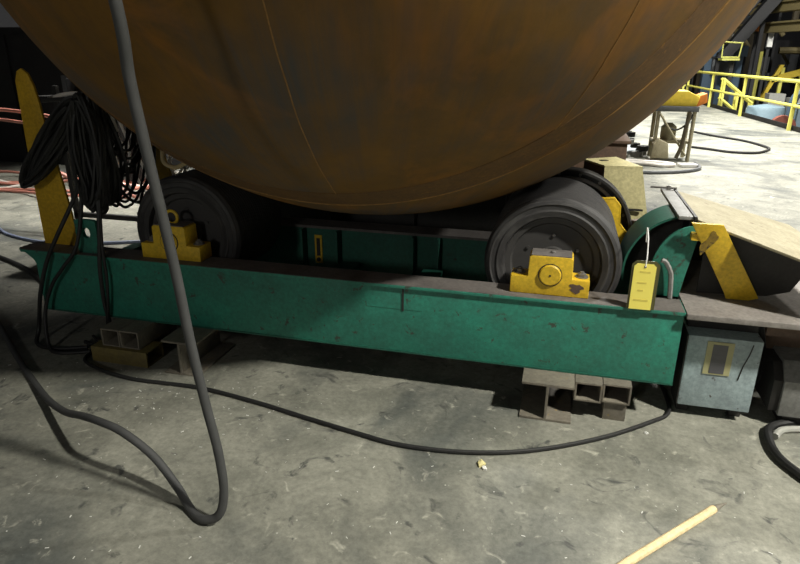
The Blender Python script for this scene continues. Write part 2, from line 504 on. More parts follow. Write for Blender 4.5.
# ------------------------------------------------------------------ rollers
RR = .325; RZ = .655
def roller(name, x, label):
    y0, y1 = 2.92, 3.50
    root = thing(name, (x, (y0 + y1) / 2, RZ), label, 'roller', 'rollers under the vessel')
    c = (x, y0, RZ)
    w = y1 - y0
    pr = [(.225, .03), (.235, .006), (.262, 0), (.270, .006), (.288, .006), (.296, .0), (.312, .008), (RR, .03)]
    k = 22
    for i in range(k):                                          # worn circumferential tread lines
        h = .045 + (w - .09) * i / k
        s = (w - .09) / k
        pr += [(RR, h), (RR, h + s * .78), (RR - .0035, h + s * .84), (RR - .0035, h + s * .94)]
    pr += [(RR, w - .045), (RR, w - .03), (.312, w - .006), (.262, w), (.225, w - .03)]
    MB().lathe(pr, c, 'Y', 96).build('tyre', 'worn_tyre', root, smooth=28)
    hub = MB().lathe([(.001, .035), (.075, .035), (.08, .05), (.19, .05), (.20, .035), (.2245, .032), (.2245, w - .035), (.001, w - .035)], c, 'Y', 64).build('hub', 'hub_steel', root)
    for i in range(6):
        a = 2 * PI * (i + .5) / 6
        bb = MB().lathe([(.0005, .042), (.009, .042), (.009, .0485), (.0005, .0485)], (x + .135 * math.cos(a), y0, RZ + .135 * math.sin(a)), 'Y', 6)
        bb.build('hub_bolt', 'hub_steel', hub)
    MB().lathe([(.001, -.028), (.042, -.028), (.042, .036), (.001, .036)], c, 'Y', 32).build('shaft', 'hub_steel', root)
    MB().lathe([(.001, w - .036), (.042, w - .036), (.042, w + .03), (.001, w + .03)], c, 'Y', 32).build('shaft', 'hub_steel', root)
    return root
roller_r = roller('support_roller', 0.0 - .012, 'black rubber-tyred roller on the right, behind the clean bright yellow bearing')
roller('support_roller', -2.0, 'black rubber-tyred roller on the left in shadow, behind the hanging cable')
# black chain wheel on the far end of the right roller
c = (.04, 3.545, .65)
w_ = [(.39, .0), (.39, .09), (.36, .09), (.36, .02), (.12, .02), (.12, .0)]
gw = thing('chain_wheel', (c[0], 3.6, RZ), 'black rimmed chain wheel behind the right roller, beside the pale yellow box', 'wheel')
cw = MB().lathe([(.360, .0), (.366, .006), (.366, .08), (.356, .09), (.320, .09), (.320, .075), (.10, .075), (.10, .055), (.343, .055), (.346, .0)], c, 'Y', 72).build('rim', 'black_steel', gw)
MB().lathe([(.300, .040), (.318, .040), (.318, .0545), (.300, .0545)], c, 'Y', 72).build('highlight_ring', 'deck_steel', gw)  # paler ring paints in the highlight inside the wheel rim
for i in range(18):
    a = 2 * PI * i / 18
    MB().lathe([(.0005, -.006), (.009, -.006), (.009, .0), (.0005, .0)], (c[0] + .330 * math.cos(a), c[1] + .054, c[2] + .330 * math.sin(a)), 'Y', 8).build('rim_bolt', 'bolt_steel', cw)

# ------------------------------------------------------------------ pillow blocks
def pillow_block(x, y0, label, eye=False):
    root = thing('pillow_block', (x, y0 + .06, BZ1), label, 'bearing', 'yellow bearing blocks on the beam')
    z = BZ1 + .001
    d = .115
    poly = [(x - .178, z), (x + .178, z), (x + .178, z + .082), (x + .100, z + .084), (x + .098, z + .178), (x + .085, z + .186), (x - .085, z + .186), (x - .098, z + .178), (x - .100, z + .084), (x - .178, z + .082)]
    h = MB().prism(poly, y0, y0 + d, 'Y').build('housing', 'yellow_paint', root, bevel=.004)
    MB().box(x - .09, x + .09, y0 + .004, y0 + d - .004, z + .186, z + .190).build('top_grime', 'grimy_steel', h)
    cp = MB().lathe([(.0005, -.012), (.044, -.012), (.050, -.006), (.050, .001), (.0005, .001)], (x, y0, RZ), 'Y', 36).build('shaft_cap', 'yellow_paint', root)
    MB().lathe([(.050, -.003), (.0545, -.003), (.0545, .002), (.050, .002)], (x, y0, RZ), 'Y', 36).build('cap_groove', 'black_steel', cp)
    MB().lathe([(.0005, -.014), (.005, -.014), (.005, -.0115), (.0005, -.0115)], (x, y0, RZ), 'Y', 12).build('centre_mark', 'black_steel', cp)
    for sx in (-1, 1):
        bx = x + sx * .142
        m = MB()
        m.lathe([(.0005, 0), (.030, 0), (.030, .005), (.0005, .005)], (bx, y0 + d / 2, z + .083), 'Z', 20)
        m.lathe([(.0005, .005), (.020, .005), (.020, .018), (.010, .020), (.010, .026), (.0005, .026)], (bx, y0 + d / 2, z + .083), 'Z', 6)
        m.build('bolt', 'bolt_steel', root)
    if eye:
        e = [(x - .01 + .035 * math.cos(a), y0 + .06, z + .186 + .034 + .035 * math.sin(a)) for a in [2 * PI * i / 28 for i in range(28)]]
        MB().tube(e, .0085, 8, True).build('eye_bolt', 'yellow_paint', root)
    else:
        MB().lathe([(.0005, 0), (.012, 0), (.012, .010), (.006, .014), (.0005, .014)], (x + .005, y0 + d / 2, z + .186), 'Z', 8).build('grease_nipple', 'bolt_steel', root)
    return root
pb_r = pillow_block(-.012, 2.77, 'bright yellow bearing block with chipped paint in front of the right roller')
pillow_block(-2.0, 2.77, 'shaded yellow bearing block with an eye bolt on top, in front of the left roller', True)
# rust chip on the right block's face
ch = [(.108 + .028 * (1 + .35 * math.sin(5 * a + 1)) * math.cos(a), .602 + .022 * (1 + .3 * math.sin(3 * a)) * math.sin(a)) for a in [2 * PI * i / 20 for i in range(20)]]
hs = [o for o in SC.objects if o.parent is pb_r and o.name.startswith('housing')][0]
MB().prism(ch, 2.7685, 2.7702, 'Y').build('paint_chip', 'brown_steel', hs)
# rear brackets (yellow) seen past the right roller
br = thing('bearing_bracket', (.33, 3.535, BZ1), 'small yellow angle bracket between the right roller and the black wheel', 'bracket')
MB().prism([(.22, .862), (.285, .868), (.318, .83), (.325, .73), (.42, .625), (.42, BZ1 + .001), (.25, BZ1 + .001)], 3.505, 3.52, 'Y').build('web', 'yellow_paint', br, bevel=.002)
MB().prism([(.22, .87), (.288, .876), (.325, .834), (.332, .734), (.426, .628), (.419, .622), (.324, .728), (.316, .828), (.283, .868), (.22, .862)], 3.505, 3.54, 'Y').build('rim', 'yellow_paint', br, bevel=.001)

# ------------------------------------------------------------------ drive guard on the deck
g = thing('drive_guard', (.85, 3.2, BZ1), 'big chain guard with sloping pale plate and green round cheeks on the deck', 'guard')
tz = lambda x: .922 - .27 * (x - .60)
def slab(xy, h, t):
    m = MB(); n = len(xy)
    vs = [(x, y, h(x)) for x, y in xy] + [(x, y, h(x) - t) for x, y in xy]
    return m._add(vs, [tuple(range(n)), tuple(range(2 * n - 1, n - 1, -1))] + [(i, n + i, n + (i + 1) % n, (i + 1) % n) for i in range(n)])
slab([(.60, 2.92), (1.27, 2.64), (1.19, 3.62), (.60, 3.58)], tz, .012).build('top_plate', 'pale_plate', g, bevel=.002)
MB().box(.588, .600, 2.93, 3.58, tz(.6) - .03, tz(.6) + .008).build('seam_lip', 'black_steel', g)
MB().prism([(.525, tz(.60) + .004), (.588, tz(.60) + .004), (.588, tz(.60) - .012), (.525, tz(.60) - .012)], 2.95, 3.60, 'Y').build('edge_strip', 'dull_grey', g, bevel=.002)
MB().prism([(.60, tz(.60) - .013), (.61, tz(.60) - .013), (.61, .56), (.60, .56)], 3.10, 3.54, 'Y').build('end_panel', 'black_steel', g)
MB().prism([(.66, tz(.66) - .014), (1.10, tz(1.10) - .014), (1.075, .66), (1.045, .60), (.95, .570), (.66, .559)], 2.985, 2.997, 'Y').build('side_panel', 'black_steel', g)
MB().prism([(.62, tz(.62) - .013), (1.16, tz(1.16) - .013), (1.10, .60), (1.02, .558), (.62, .558)], 3.52, 3.532, 'Y').build('side_panel', 'black_steel', g)
def cheek(cx, cz, rx, rz, y0, y1, nm, mat):
    arc = [(cx + rx * math.cos(a), cz + rz * math.sin(a)) for a in [PI * .5 + (PI * .5) * i / 18 for i in range(19)]]
    return MB().prism([(cx - .03, .558), (cx - .015, cz), (cx + .02, cz + rz)] + arc + [(cx - rx * .90, .558)], y0, y1, 'Y').build(nm, mat, g, bevel=.002)
cheek(.598, .67, .168, .225, 2.90, 2.915, 'round_cheek', 'green_paint')
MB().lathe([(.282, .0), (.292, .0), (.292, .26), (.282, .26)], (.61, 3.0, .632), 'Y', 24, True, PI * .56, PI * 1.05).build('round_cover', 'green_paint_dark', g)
cheek(.60, .632, .27, .27, 3.245, 3.258, 'round_cheek', 'black_steel')  # black back sheet added to keep the inside of the cover dark
# yellow raked strip
def raked(poly, back, front):
    fy = lambda z: 2.845 + (.922 - z) * .24
    n = len(poly)
    vs = [(x, fy(z) - front, z) for x, z in poly] + [(x, fy(z) + back, z) for x, z in poly]
    return MB()._add(vs, [tuple(range(n)), tuple(range(2 * n - 1, n - 1, -1))] + [(i, n + i, n + (i + 1) % n, (i + 1) % n) for i in range(n)])
raked([(.562, .922), (.690, .922), (.908, .575), (.87, .559), (.775, .559), (.765, .585)], .022, 0).build('raked_strip', 'yellow_paint', g, bevel=.003)
sc_ = [(.648 + .022 * (1 + .3 * math.sin(4 * a)) * math.cos(a) + .02 * math.sin(a), .835 + .055 * (1 + .25 * math.sin(3 * a + 1)) * math.sin(a)) for a in [2 * PI * i / 22 for i in range(22)]]
raked(sc_, 0, .0012).build('scuff_mark', 'strip_scuff', g)
MB().box(.575, .62, 2.866, 2.93, .84, .87).build('strip_bracket', 'yellow_paint', g)
MB().lathe([(.0005, 0), (.011, 0), (.011, .02), (.0005, .02)], (.56, 3.57, tz(.6) + .005), 'Z', 6).build('bolt', 'bolt_steel', g)
MB().tube([(.47, 3.58, tz(.6) + .012), (.60, 3.56, tz(.6) + .014)], .006, 6).build('pin', 'bolt_steel', g)
# bent strap standing in front of the guard
st = MB().tube(catmull([(.528, 2.875, BZ1 + .003), (.523, 2.875, .62), (.515, 2.875, .68), (.49, 2.88, .725), (.47, 2.88, .735)], 6), .011, 6)
tag(st.build('bent_strap', 'dull_grey', origin=(.528, 2.875, BZ1)), 'bent grey steel strap standing on the deck before the round green cheek', 'strap')

# rear boxes
pb = thing('pale_guard_box', (.38, 4.15, BZ1), 'pale yellow folded sheet guard box behind the right roller', 'guard')
top = [(.248, 4.014), (.471, 4.041), (.336, 4.412), (.128, 4.262)]
tp = MB().prism(top, .955, .968, 'Z').build('lid', 'pale_yellow_plate', pb)
MB().prism([(.24, .49), (.29, .49), (.29, .50), (.24, .50)], 0, .001, 'Y')
MB()._add([(.248, 4.014, .954), (.471, 4.041, .954), (.535, 4.03, .66), (.255, 4.0, .60), (.258, 4.03, .60), (.248, 4.03, .954), (.471, 4.055, .954), (.535, 4.045, .66)],
          [(0, 1, 2, 3), (5, 4, 7, 6), (0, 5, 6, 1), (1, 6, 7, 2), (2, 7, 4, 3), (0, 3, 4, 5)]).build('front_panel', 'pale_yellow_plate', pb, smooth=0)
MB().prism([(.13, 4.255), (.24, 4.025), (.25, 4.035), (.14, 4.265)], .558, .954, 'Z').build('side_panel', 'brown_steel', pb)
MB().box(.17, .50, 4.08, 4.36, 0, .62).build('pedestal', 'brown_steel', pb)
MB().box(.40, .50, 4.0, 4.012, .70, .712).build('catch_bar', 'black_steel', pb)
MB().box(.225, .275, 4.20, 4.23, .9685, .972, .5).build('slot', 'black_steel', tp)
db = thing('dark_gear_case', (.24, 4.9, 0), 'dark brown gear case standing behind the pale yellow box', 'machine')
MB().box(.06, .42, 4.62, 5.2, .02, 1.03).build('case', 'brown_steel', db, bevel=.01)
MB().box(.05, .44, 4.60, 5.22, 1.03, 1.05).build('lid', 'brown_steel', db, bevel=.004)
MB().box(.0, .47, 4.57, 5.25, 0, .02).build('foot_plate', 'black_steel', db)
df = thing('dark_gap_beam', (-1.3, 4.9, 0), 'added dark beam closing off the bright gap under the vessel behind the rollers', 'beam')  # added dark backing, hides the bright floor seen under the vessel
MB().box(-2.6, -.03, 4.70, 4.72, .02, .735).build('web', 'black_steel', df)
MB().box(-2.6, -.03, 4.6, 4.84, .0, .02).build('flange', 'black_steel', df)
MB().box(-2.6, -.03, 4.6, 4.84, .735, .75).build('flange', 'black_steel', df)
for x in (-2.5, -1.8, -1.1, -.4): MB().box(x - .008, x + .008, 4.61, 4.70, .02, .735).build('stiffener', 'black_steel', df)

# ------------------------------------------------------------------ control box and motor under the deck
cb = thing('control_box', (.776, 2.94, 0), 'battered pale blue-grey steel box with a nameplate below the deck', 'box')
MB().box(.622, .930, 2.80, 3.08, .060, .418).build('case', 'cabinet_blue', cb, bevel=.006)
for x in (.66, .89): MB().box(x - .025, x + .025, 2.86, 3.04, 0, .060).build('foot', 'black_steel', cb)
MB().box(.617, .6215, 2.802, 3.07, .062, .416).build('dark_side_sheet', 'black_steel', cb)  # thin dark sheet added over the left side of the case
MB().box(.63, .925, 2.90, 3.0, .4185, BZ1 - .0225).build('shade_filler', 'black_steel', cb)  # black filler standing in for the shade between box and deck
npl = MB().box(.703, .815, 2.796, 2.8002, .236, .398).build('nameplate', 'label_yellow', cb)
MB().box(.728, .790, 2.7945, 2.7962, .243, .385).build('print_panel', 'label_grey', npl)
for i in range(5): MB().box(.735, .783, 2.7938, 2.7948, .26 + i * .024, .264 + i * .024).build('print_line', 'label_grey', npl)
MB().tube([(.890, 2.7995, .40), (.882, 2.7995, .35), (.865, 2.7995, .29), (.855, 2.7995, .22)], .003, 5).build('scratch', 'black_steel', cb)
mt = thing('drive_motor', (1.25, 2.96, 0), 'grey boxy drive motor on the floor right of the pale blue box', 'motor')
def octo(cy, cz, hy, hz, ch):
    return [(cy - hy, cz - hz), (cy + hy, cz - hz), (cy + hy, cz + hz - ch), (cy + hy - ch, cz + hz), (cy - hy + ch, cz + hz), (cy - hy, cz + hz - ch)]
MB().prism(octo(2.96, .185, .15, .125, .075), 1.05, 1.45, 'X').build('body', 'dull_grey', mt, bevel=.004)
MB().prism(octo(2.96, .185, .135, .11, .065), 1.01, 1.05, 'X').build('end_cap', 'black_steel', mt, bevel=.004)
for x in (1.12, 1.38): MB().box(x - .04, x + .04, 2.83, 3.09, 0, .06).build('foot', 'black_steel', mt)
mb_ = sweep([(.955, 3.0, .10), (.99, 3.0, .15), (.998, 3.02, .24), (.99, 3.06, .32), (.96, 3.10, .46)], .028)
tag(mb_.build('conduit', 'black_rubber', origin=(.985, 3.04, .12)), 'black flexible conduit between the pale blue box and the motor', 'conduit')

# ------------------------------------------------------------------ yellow posts
po = thing('cable_post', (-2.77, 2.86, BZ1), 'tall yellow plate post with rounded tip on the beam end, front left', 'post', 'yellow posts that carry the cables')
poly = [(x + .108, z) for x, z in [(-3.0, BZ1 + .001), (-2.755, BZ1 + .001), (-2.80, .90), (-2.845, 1.20), (-2.858, 1.35), (-2.875, 1.44), (-2.90, 1.50), (-2.935, 1.525), (-2.965, 1.51), (-2.985, 1.46), (-2.998, 1.0)]]
MB().prism(poly, 2.846, 2.862, 'Y').build('plate', 'yellow_post_paint', po, bevel=.003)
MB().prism([(2.862, BZ1 + .001), (2.88, BZ1 + .001), (2.862, .85)], -2.70, -2.685, 'X').build('gusset', 'yellow_post_paint', po)
MB().tube([(-2.78, 2.872, 1.36), (-2.50, 2.872, 1.375), (-2.36, 2.872, 1.36), (-2.34, 2.872, 1.39)], .012, 8).build('hook_arm', 'black_steel', po)
p2 = thing('cable_post', (-2.68, 3.74, BZ1), 'second yellow post, half hidden behind the hanging cable at far left', 'post', 'yellow posts that carry the cables')
MB().prism([(-2.80, BZ1 + .001), (-2.555, BZ1 + .001), (-2.61, .80), (-2.67, 1.0), (-2.70, 1.25), (-2.73, 1.33), (-2.77, 1.33), (-2.79, 1.25)], 3.73, 3.75, 'Y').build('plate', 'yellow_post_paint', p2, bevel=.003)
MB().tube([(-2.74, 3.73, 1.22), (-2.74, 3.60, 1.22), (-2.74, 3.58, 1.25)], .011, 8).build('peg', 'black_steel', p2)

# ------------------------------------------------------------------ support blocks under the beam
def i_stub(cx, w, y0, y1, h, label):
    m = MB(); t = .012
    prof_ = [(cx - w / 2, 0), (cx + w / 2, 0), (cx + w / 2, t), (cx + t / 2, t), (cx + t / 2, h - t), (cx + w / 2, h - t), (cx + w / 2, h), (cx - w / 2, h), (cx - w / 2, h - t), (cx - t / 2, h - t), (cx - t / 2, t), (cx - w / 2, t)]
    m.prism(prof_, y0, y1, 'Y')
    return tag(m.build('beam_stub', 'tube_steel', origin=(cx, (y0 + y1) / 2, 0), bevel=.0015), label, 'block', 'steel blocks under the green base')
def tube_len(axis, u0, u1, z0, z1, a0, a1, mat, label, t=.009):
    m = MB()
    P = {'Y': lambda u, z, a: (u, a, z), 'X': lambda u, z, a: (a, u, z)}[axis]
    o = [(u0, z0), (u1, z0), (u1, z1), (u0, z1)]
    i = [(u0 + t, z0 + t), (u1 - t, z0 + t), (u1 - t, z1 - t), (u0 + t, z1 - t)]
    vs = [P(u, z, a) for a in (a0, a1) for r in (o, i) for u, z in r]
    fs = []
    for k in range(4):
        j = (k + 1) % 4
        fs += [(k, j, 4 + j, 4 + k), (8 + k, 12 + k, 12 + j, 8 + j), (k, 8 + k, 8 + j, j), (4 + k, 4 + j, 12 + j, 12 + k)]
    m._add(vs, fs)
    c = P((u0 + u1) / 2, z0, (a0 + a1) / 2)
    return tag(m.build('square_tube', mat, origin=c, bevel=.0015), label, 'block', 'steel blocks under the green base')
i_stub(.025, .235, 2.585, 2.95, BZ0 - .001, 'grey I-beam offcut on end under the right half of the green beam')
tube_len('Y', .146, .268, BZ0 - .098, BZ0 - .001, 2.645, 3.0, 'tube_steel', 'open square tube under the green beam, next to the right-hand I-beam offcut')
tube_len('Y', .271, .395, BZ0 - .098, BZ0 - .001, 2.66, 3.0, 'tube_steel', 'rightmost open square tube under the green beam, on the solid block')
tag(MB().box(.285, .385, 2.675, 2.98, 0, BZ0 - .099).build('steel_block', 'tube_steel', origin=(.335, 2.83, 0), bevel=.002), 'solid grey block on the floor below the rightmost square tube', 'block', 'steel blocks under the green base')
tag(MB().box(.15, .262, 2.84, 2.98, 0, BZ0 - .099).build('steel_block', 'tube_steel', origin=(.206, 2.91, 0), bevel=.002), 'set-back block in shadow below the square tube beside the I-beam', 'block', 'steel blocks under the green base')
tube_len('X', 2.55, 2.70, 0, .088, -2.425, -2.075, 'stained_yellow_tube', 'yellow-stained box tube lying lengthwise at the bottom of the left stack')
tube_len('Y', -2.365, -2.25, .089, BZ0 - .001, 2.575, 2.95, 'tube_steel', 'left one of two open square tubes on the yellow-stained tube')
tube_len('Y', -2.247, -2.130, .089, BZ0 - .001, 2.575, 2.95, 'tube_steel', 'right one of two open square tubes on the yellow-stained tube')
i_stub(-1.855, .200, 2.53, 2.92, BZ0 - .001, 'grey I-beam offcut under the left end of the green beam')
tag(MB().box(-2.36, -2.19, 2.80, 2.94, 0, .0875).build('steel_block', 'tube_steel', origin=(-2.27, 2.87, 0), bevel=.002), 'set-back block in shadow behind the yellow-stained tube', 'block', 'steel blocks under the green base')
tag(MB().box(-2.2, -1.1, 3.68, 3.80, 0, BZ0 - .001).build('support_timber', 'black_steel', origin=(-1.6, 3.74, 0)), 'dark bearer under the rear beam', 'block', 'steel blocks under the green base')
tag(MB().box(.0, .6, 3.68, 3.80, 0, BZ0 - .001).build('support_timber', 'black_steel', origin=(.3, 3.74, 0)), 'dark bearer under the rear beam at the drive end', 'block', 'steel blocks under the green base')

# ------------------------------------------------------------------ tag
tg = thing('safety_tag', (.378, 2.69, BZ1), 'bright yellow safety tag on a white tie leaning at the right beam end', 'tag')
def tagpoly(x0, x1, z0, z1, c): return [(x0, z0), (x1, z0), (x1, z1 - c), (x1 - c, z1), (x0 + c, z1), (x0, z1 - c)]
MB().prism(tagpoly(.327, .441, BZ1 + .001, .778, .018), 2.706, 2.709, 'Y').build('sleeve', 'tag_sleeve', tg, smooth=0)
cd = MB().prism(tagpoly(.336, .426, BZ1 + .001, .765, .012), 2.702, 2.7055, 'Y').build('card', 'tag_yellow', tg, smooth=0)
for x0, x1, z in ((.362, .405, .725), (.356, .395, .675), (.362, .385, .64), (.35, .41, .595)):
    MB().box(x0, x1, 2.7012, 2.7022, z, z + .008).build('print_line', 'tag_ink', cd)
MB().lathe([(.0005, -.001), (.005, -.001), (.005, .001), (.0005, .001)], (.381, 2.7015, .752), 'Y', 12).build('hole', 'black_steel', cd)
MB().tube(catmull([(.381, 2.70, .752), (.384, 2.72, .80), (.388, 2.80, .86), (.392, 2.90, .875), (.40, 2.93, .80)], 6), .0028, 6).build('tie', 'white_plastic', tg)

# ------------------------------------------------------------------ cables
def cable(name, pts, r, mat, label, cat='cable', group=None, n=8, seg=8):
    o = sweep(pts, r, n, seg).build(name, mat, origin=pts[0])
    return tag(o, label, cat, group)
hang = [(-1.05, 0.75, 4.6), (-1.05, 1.0, 3.0), (-1.065, 1.28, 2.2), (-1.09, 1.42, 1.72), (-1.125, 1.48, 1.53), (-1.128, 1.52, 1.30), (-1.113, 1.55, 1.0), (-1.104, 1.57, .74), (-1.082, 1.58, .51), (-1.057, 1.585, .31), (-1.053, 1.585, .15), (-1.078, 1.575, .05),
        (-1.15, 1.575, .017), (-1.23, 1.62, .017), (-1.30, 1.66, .06), (-1.42, 1.70, .15), (-1.56, 1.72, .22), (-1.70, 1.76, .22), (-1.86, 1.84, .17), (-2.05, 1.94, .10), (-2.28, 2.08, .045), (-2.55, 2.26, .017), (-2.85, 2.46, .017), (-3.3, 2.78, .017), (-3.9, 3.2, .017)]
cable('hanging_cable', hang, .0160, 'grey_rubber', 'thick dark grey cable hanging down and looping across the left floor', n=10, seg=12)
cable('floor_cable', [(-2.36, 2.78, .012), (-2.47, 2.66, .012), (-2.46, 2.53, .012), (-2.30, 2.455, .012), (-2.05, 2.41, .012), (-1.69, 2.42, .012), (-1.35, 2.37, .012), (-1.08, 2.31, .012), (-.80, 2.25, .012), (-.574, 2.211, .012), (-.30, 2.23, .012), (-.025, 2.315, .012), (.27, 2.49, .012), (.50, 2.685, .012), (.59, 2.79, .012), (.60, 2.95, .012), (.58, 3.2, .012)], .0095, 'black_rubber', 'thin black cable snaking along the floor before the green beam')
cable('hose_loop', [(1.9, 2.98, .02), (1.55, 2.92, .02), (1.30, 2.885, .02), (1.14, 2.845, .02), (1.02, 2.77, .02), (.985, 2.65, .02), (.99, 2.53, .02), (1.04, 2.42, .02), (1.13, 2.29, .02), (1.30, 2.12, .02), (1.6, 1.95, .02)], .018, 'black_rubber', 'black hose bending on the floor at the right edge of the picture', 'hose', n=8, seg=10)
cable('hose_end', [(1.02, 2.70, .016), (1.07, 2.765, .016), (1.18, 2.80, .016), (1.35, 2.83, .016), (1.6, 2.85, .016)], .0155, 'hose_grey', 'pale grey hose end lying inside the black hose bend', 'hose')

def hank(a, b, sag, n, r, mat, label, spread=.05, loops=1):
    """strands slung from peg a to peg b, each with its own sag, tied as one hank"""
    m = MB()
    for i in range(n):
        j = lambda s: random.uniform(-s, s)
        s = sag * random.uniform(.55, 1.15)
        A = Vector(a) + Vector((j(spread), j(spread * .6), j(.02)))
        B = Vector(b) + Vector((j(spread), j(spread * .6), j(.02)))
        pts = []
        for k in range(7):
            t = k / 6
            p = A.lerp(B, t)
            p.z -= s * 4 * t * (1 - t)
            p += Vector((j(.02), j(.02), 0))
            pts.append(p)
        m.tube(catmull(pts, 5), r, 6)
    return tag(m.build('cable_hank', mat, origin=a), label, 'cables', 'black cable hanks on the yellow posts')

def coil(cx, cz, y, half, wid, ang, turns, r, label, dy=.035):
    """long coil: turns around a stretched loop whose long axis leans by ang from the vertical"""
    m = MB()
    for q in range(turns):
        h = half * random.uniform(.86, 1.08); w = wid * random.uniform(.35, 1.15)
        ox, oz, oy = random.uniform(-.018, .018), random.uniform(-.012, .012), y + random.uniform(-dy, dy)
        pts = []
        for k in range(12):
            a = 2 * PI * k / 12
            u = w * math.sin(a) + random.uniform(-.006, .006); v = h * math.cos(a)
            pts.append((cx + ox + u * math.cos(ang) + v * math.sin(ang), oy + .02 * math.sin(a * 2 + q), cz + oz + v * math.cos(ang) - u * math.sin(ang)))
        m.tube(catmull(pts, 3, True), r, 6, True)
    return tag(m.build('cable_coil', 'black_rubber', origin=(cx, y, cz)), label, 'cables', 'black cable hanks on the yellow posts')
coil(-2.645, 1.15, 2.775, .29, .050, .74, 20, .0095, 'black cable coil slung diagonally across the face of the front yellow post')
coil(-2.43, 1.10, 2.79, .30, .085, .04, 15, .0095, 'black cable coil hanging straight down right of the front yellow post')
coil(-2.56, 1.09, 3.02, .30, .10, -.12, 10, .0095, 'wider black cable coil behind the straight one, leaning toward the left roller')
coil(-2.80, 1.16, 3.30, .28, .12, .1, 10, .0095, 'rearmost black cable coil between the two yellow posts')
hank((-2.56, 2.96, 1.30), (-2.70, 3.62, 1.22), .36, 7, .009, 'black_rubber', 'shallow sagging bundle of black cables strung between the two yellow posts', .07)
hank((-2.62, 2.98, 1.20), (-2.66, 3.62, 1.18), .50, 7, .009, 'black_rubber', 'lowest deep-sagging bundle of black cables between the two yellow posts', .09)
cable('pale_hose', [(-2.80, 2.97, 1.36), (-2.72, 3.0, 1.385), (-2.62, 3.02, 1.39), (-2.53, 3.05, 1.355), (-2.50, 3.08, 1.28), (-2.49, 3.1, 1.18)], .011, 'pale_wire', 'pale pinkish hose arching over the top of the black cable coils', 'hose')
cable('pale_hose', [(-2.70, 2.95, 1.37), (-2.63, 2.95, 1.35), (-2.58, 2.96, 1.30), (-2.555, 2.97, 1.22)], .008, 'pale_wire', 'short grey-white hose curling below the arching pale hose', 'hose')
WN = ['first', 'second', 'third', 'fourth', 'fifth', 'sixth', 'seventh', 'eighth', 'ninth', 'tenth', 'eleventh']
for i in range(11):
    j = random.uniform
    x = -3.50 + i * .062; top_ = 1.17 + j(-.05, .08)
    cable('pale_wire', [(x - .12, 4.25 + j(-.05, .05), top_ + .04), (x - .05, 4.2, top_ - .06), (x + .02 + j(-.03, .03), 4.2, top_ - .25), (x + .06 + j(-.04, .04), 4.18, top_ - .45), (x + .16, 4.18, top_ - .58 - j(0, .10)), (x + .34, 4.2, top_ - .56 - j(0, .14)), (x + .5, 4.25, top_ - .40)], .0095, 'pale_wire',
          WN[i] + ' from the left of the pale thin wires looping behind the black cable hanks', 'wire', 'pale wires behind the cable hanks')
rk_ = thing('wire_rack', (-3.4, 4.4, 0), 'dark wire rack behind the black cable hanks at far left', 'rack')
for x in (-4.1, -2.75): MB().box(x - .02, x + .02, 4.42, 4.46, 0, 1.35).build('upright', 'black_steel', rk_)
MB().box(-4.12, -2.73, 4.22, 4.46, 1.25, 1.28).build('top_bar', 'black_steel', rk_)
MB().box(-4.12, -2.73, 4.42, 4.46, .25, .29).build('lower_bar', 'black_steel', rk_)
# strands that fall over the beam
cable('drop_cable', [(-2.48, 2.79, 1.02), (-2.56, 2.76, .85), (-2.66, 2.71, .66), (-2.75, 2.69, .50), (-2.83, 2.68, .30), (-2.90, 2.69, .08), (-2.86, 2.62, .012), (-2.7, 2.60, .012), (-2.55, 2.66, .012)], .0115, 'black_rubber', 'black cable crossing the yellow post and falling at the beam end', group='black cables falling over the left beam end')
cable('drop_cable', [(-2.52, 2.79, .95), (-2.52, 2.76, .80), (-2.55, 2.71, .60), (-2.64, 2.685, .48), (-2.74, 2.68, .36), (-2.80, 2.66, .2), (-2.76, 2.60, .03), (-2.66, 2.56, .012), (-2.5, 2.62, .012)], .0105, 'black_rubber', 'black cable slanting left across the green beam under the yellow post', group='black cables falling over the left beam end')
cable('drop_cable', [(-2.46, 2.80, 1.12), (-2.40, 2.76, .90), (-2.385, 2.71, .68), (-2.40, 2.69, .50), (-2.41, 2.69, .30), (-2.41, 2.70, .205), (-2.43, 2.72, .10), (-2.50, 2.70, .012), (-2.62, 2.72, .012)], .0115, 'black_rubber', 'black cable dropping straight past the right edge of the lifting lug', group='black cables falling over the left beam end')
cable('drop_cable', [(-2.42, 2.80, 1.05), (-2.385, 2.75, .85), (-2.375, 2.705, .62), (-2.365, 2.69, .45), (-2.385, 2.69, .30), (-2.41, 2.695, .20), (-2.45, 2.71, .10), (-2.53, 2.74, .012), (-2.63, 2.80, .012)], .008, 'black_rubber', 'thinner black cable curving right below the lifting lug', group='black cables falling over the left beam end')
cable('pale_rope', [(-2.66, 3.70, 1.10), (-2.40, 3.40, 1.07), (-2.18, 3.08, 1.13), (-2.10, 2.95, 1.112), (-2.063, 2.90, 1.055), (-1.986, 2.88, 1.035), (-1.917, 2.86, 1.06), (-1.86, 2.85, 1.082), (-1.785, 2.84, 1.072)], .012, 'rope', 'pale rope end twisting out under the vessel above the left roller', 'rope')

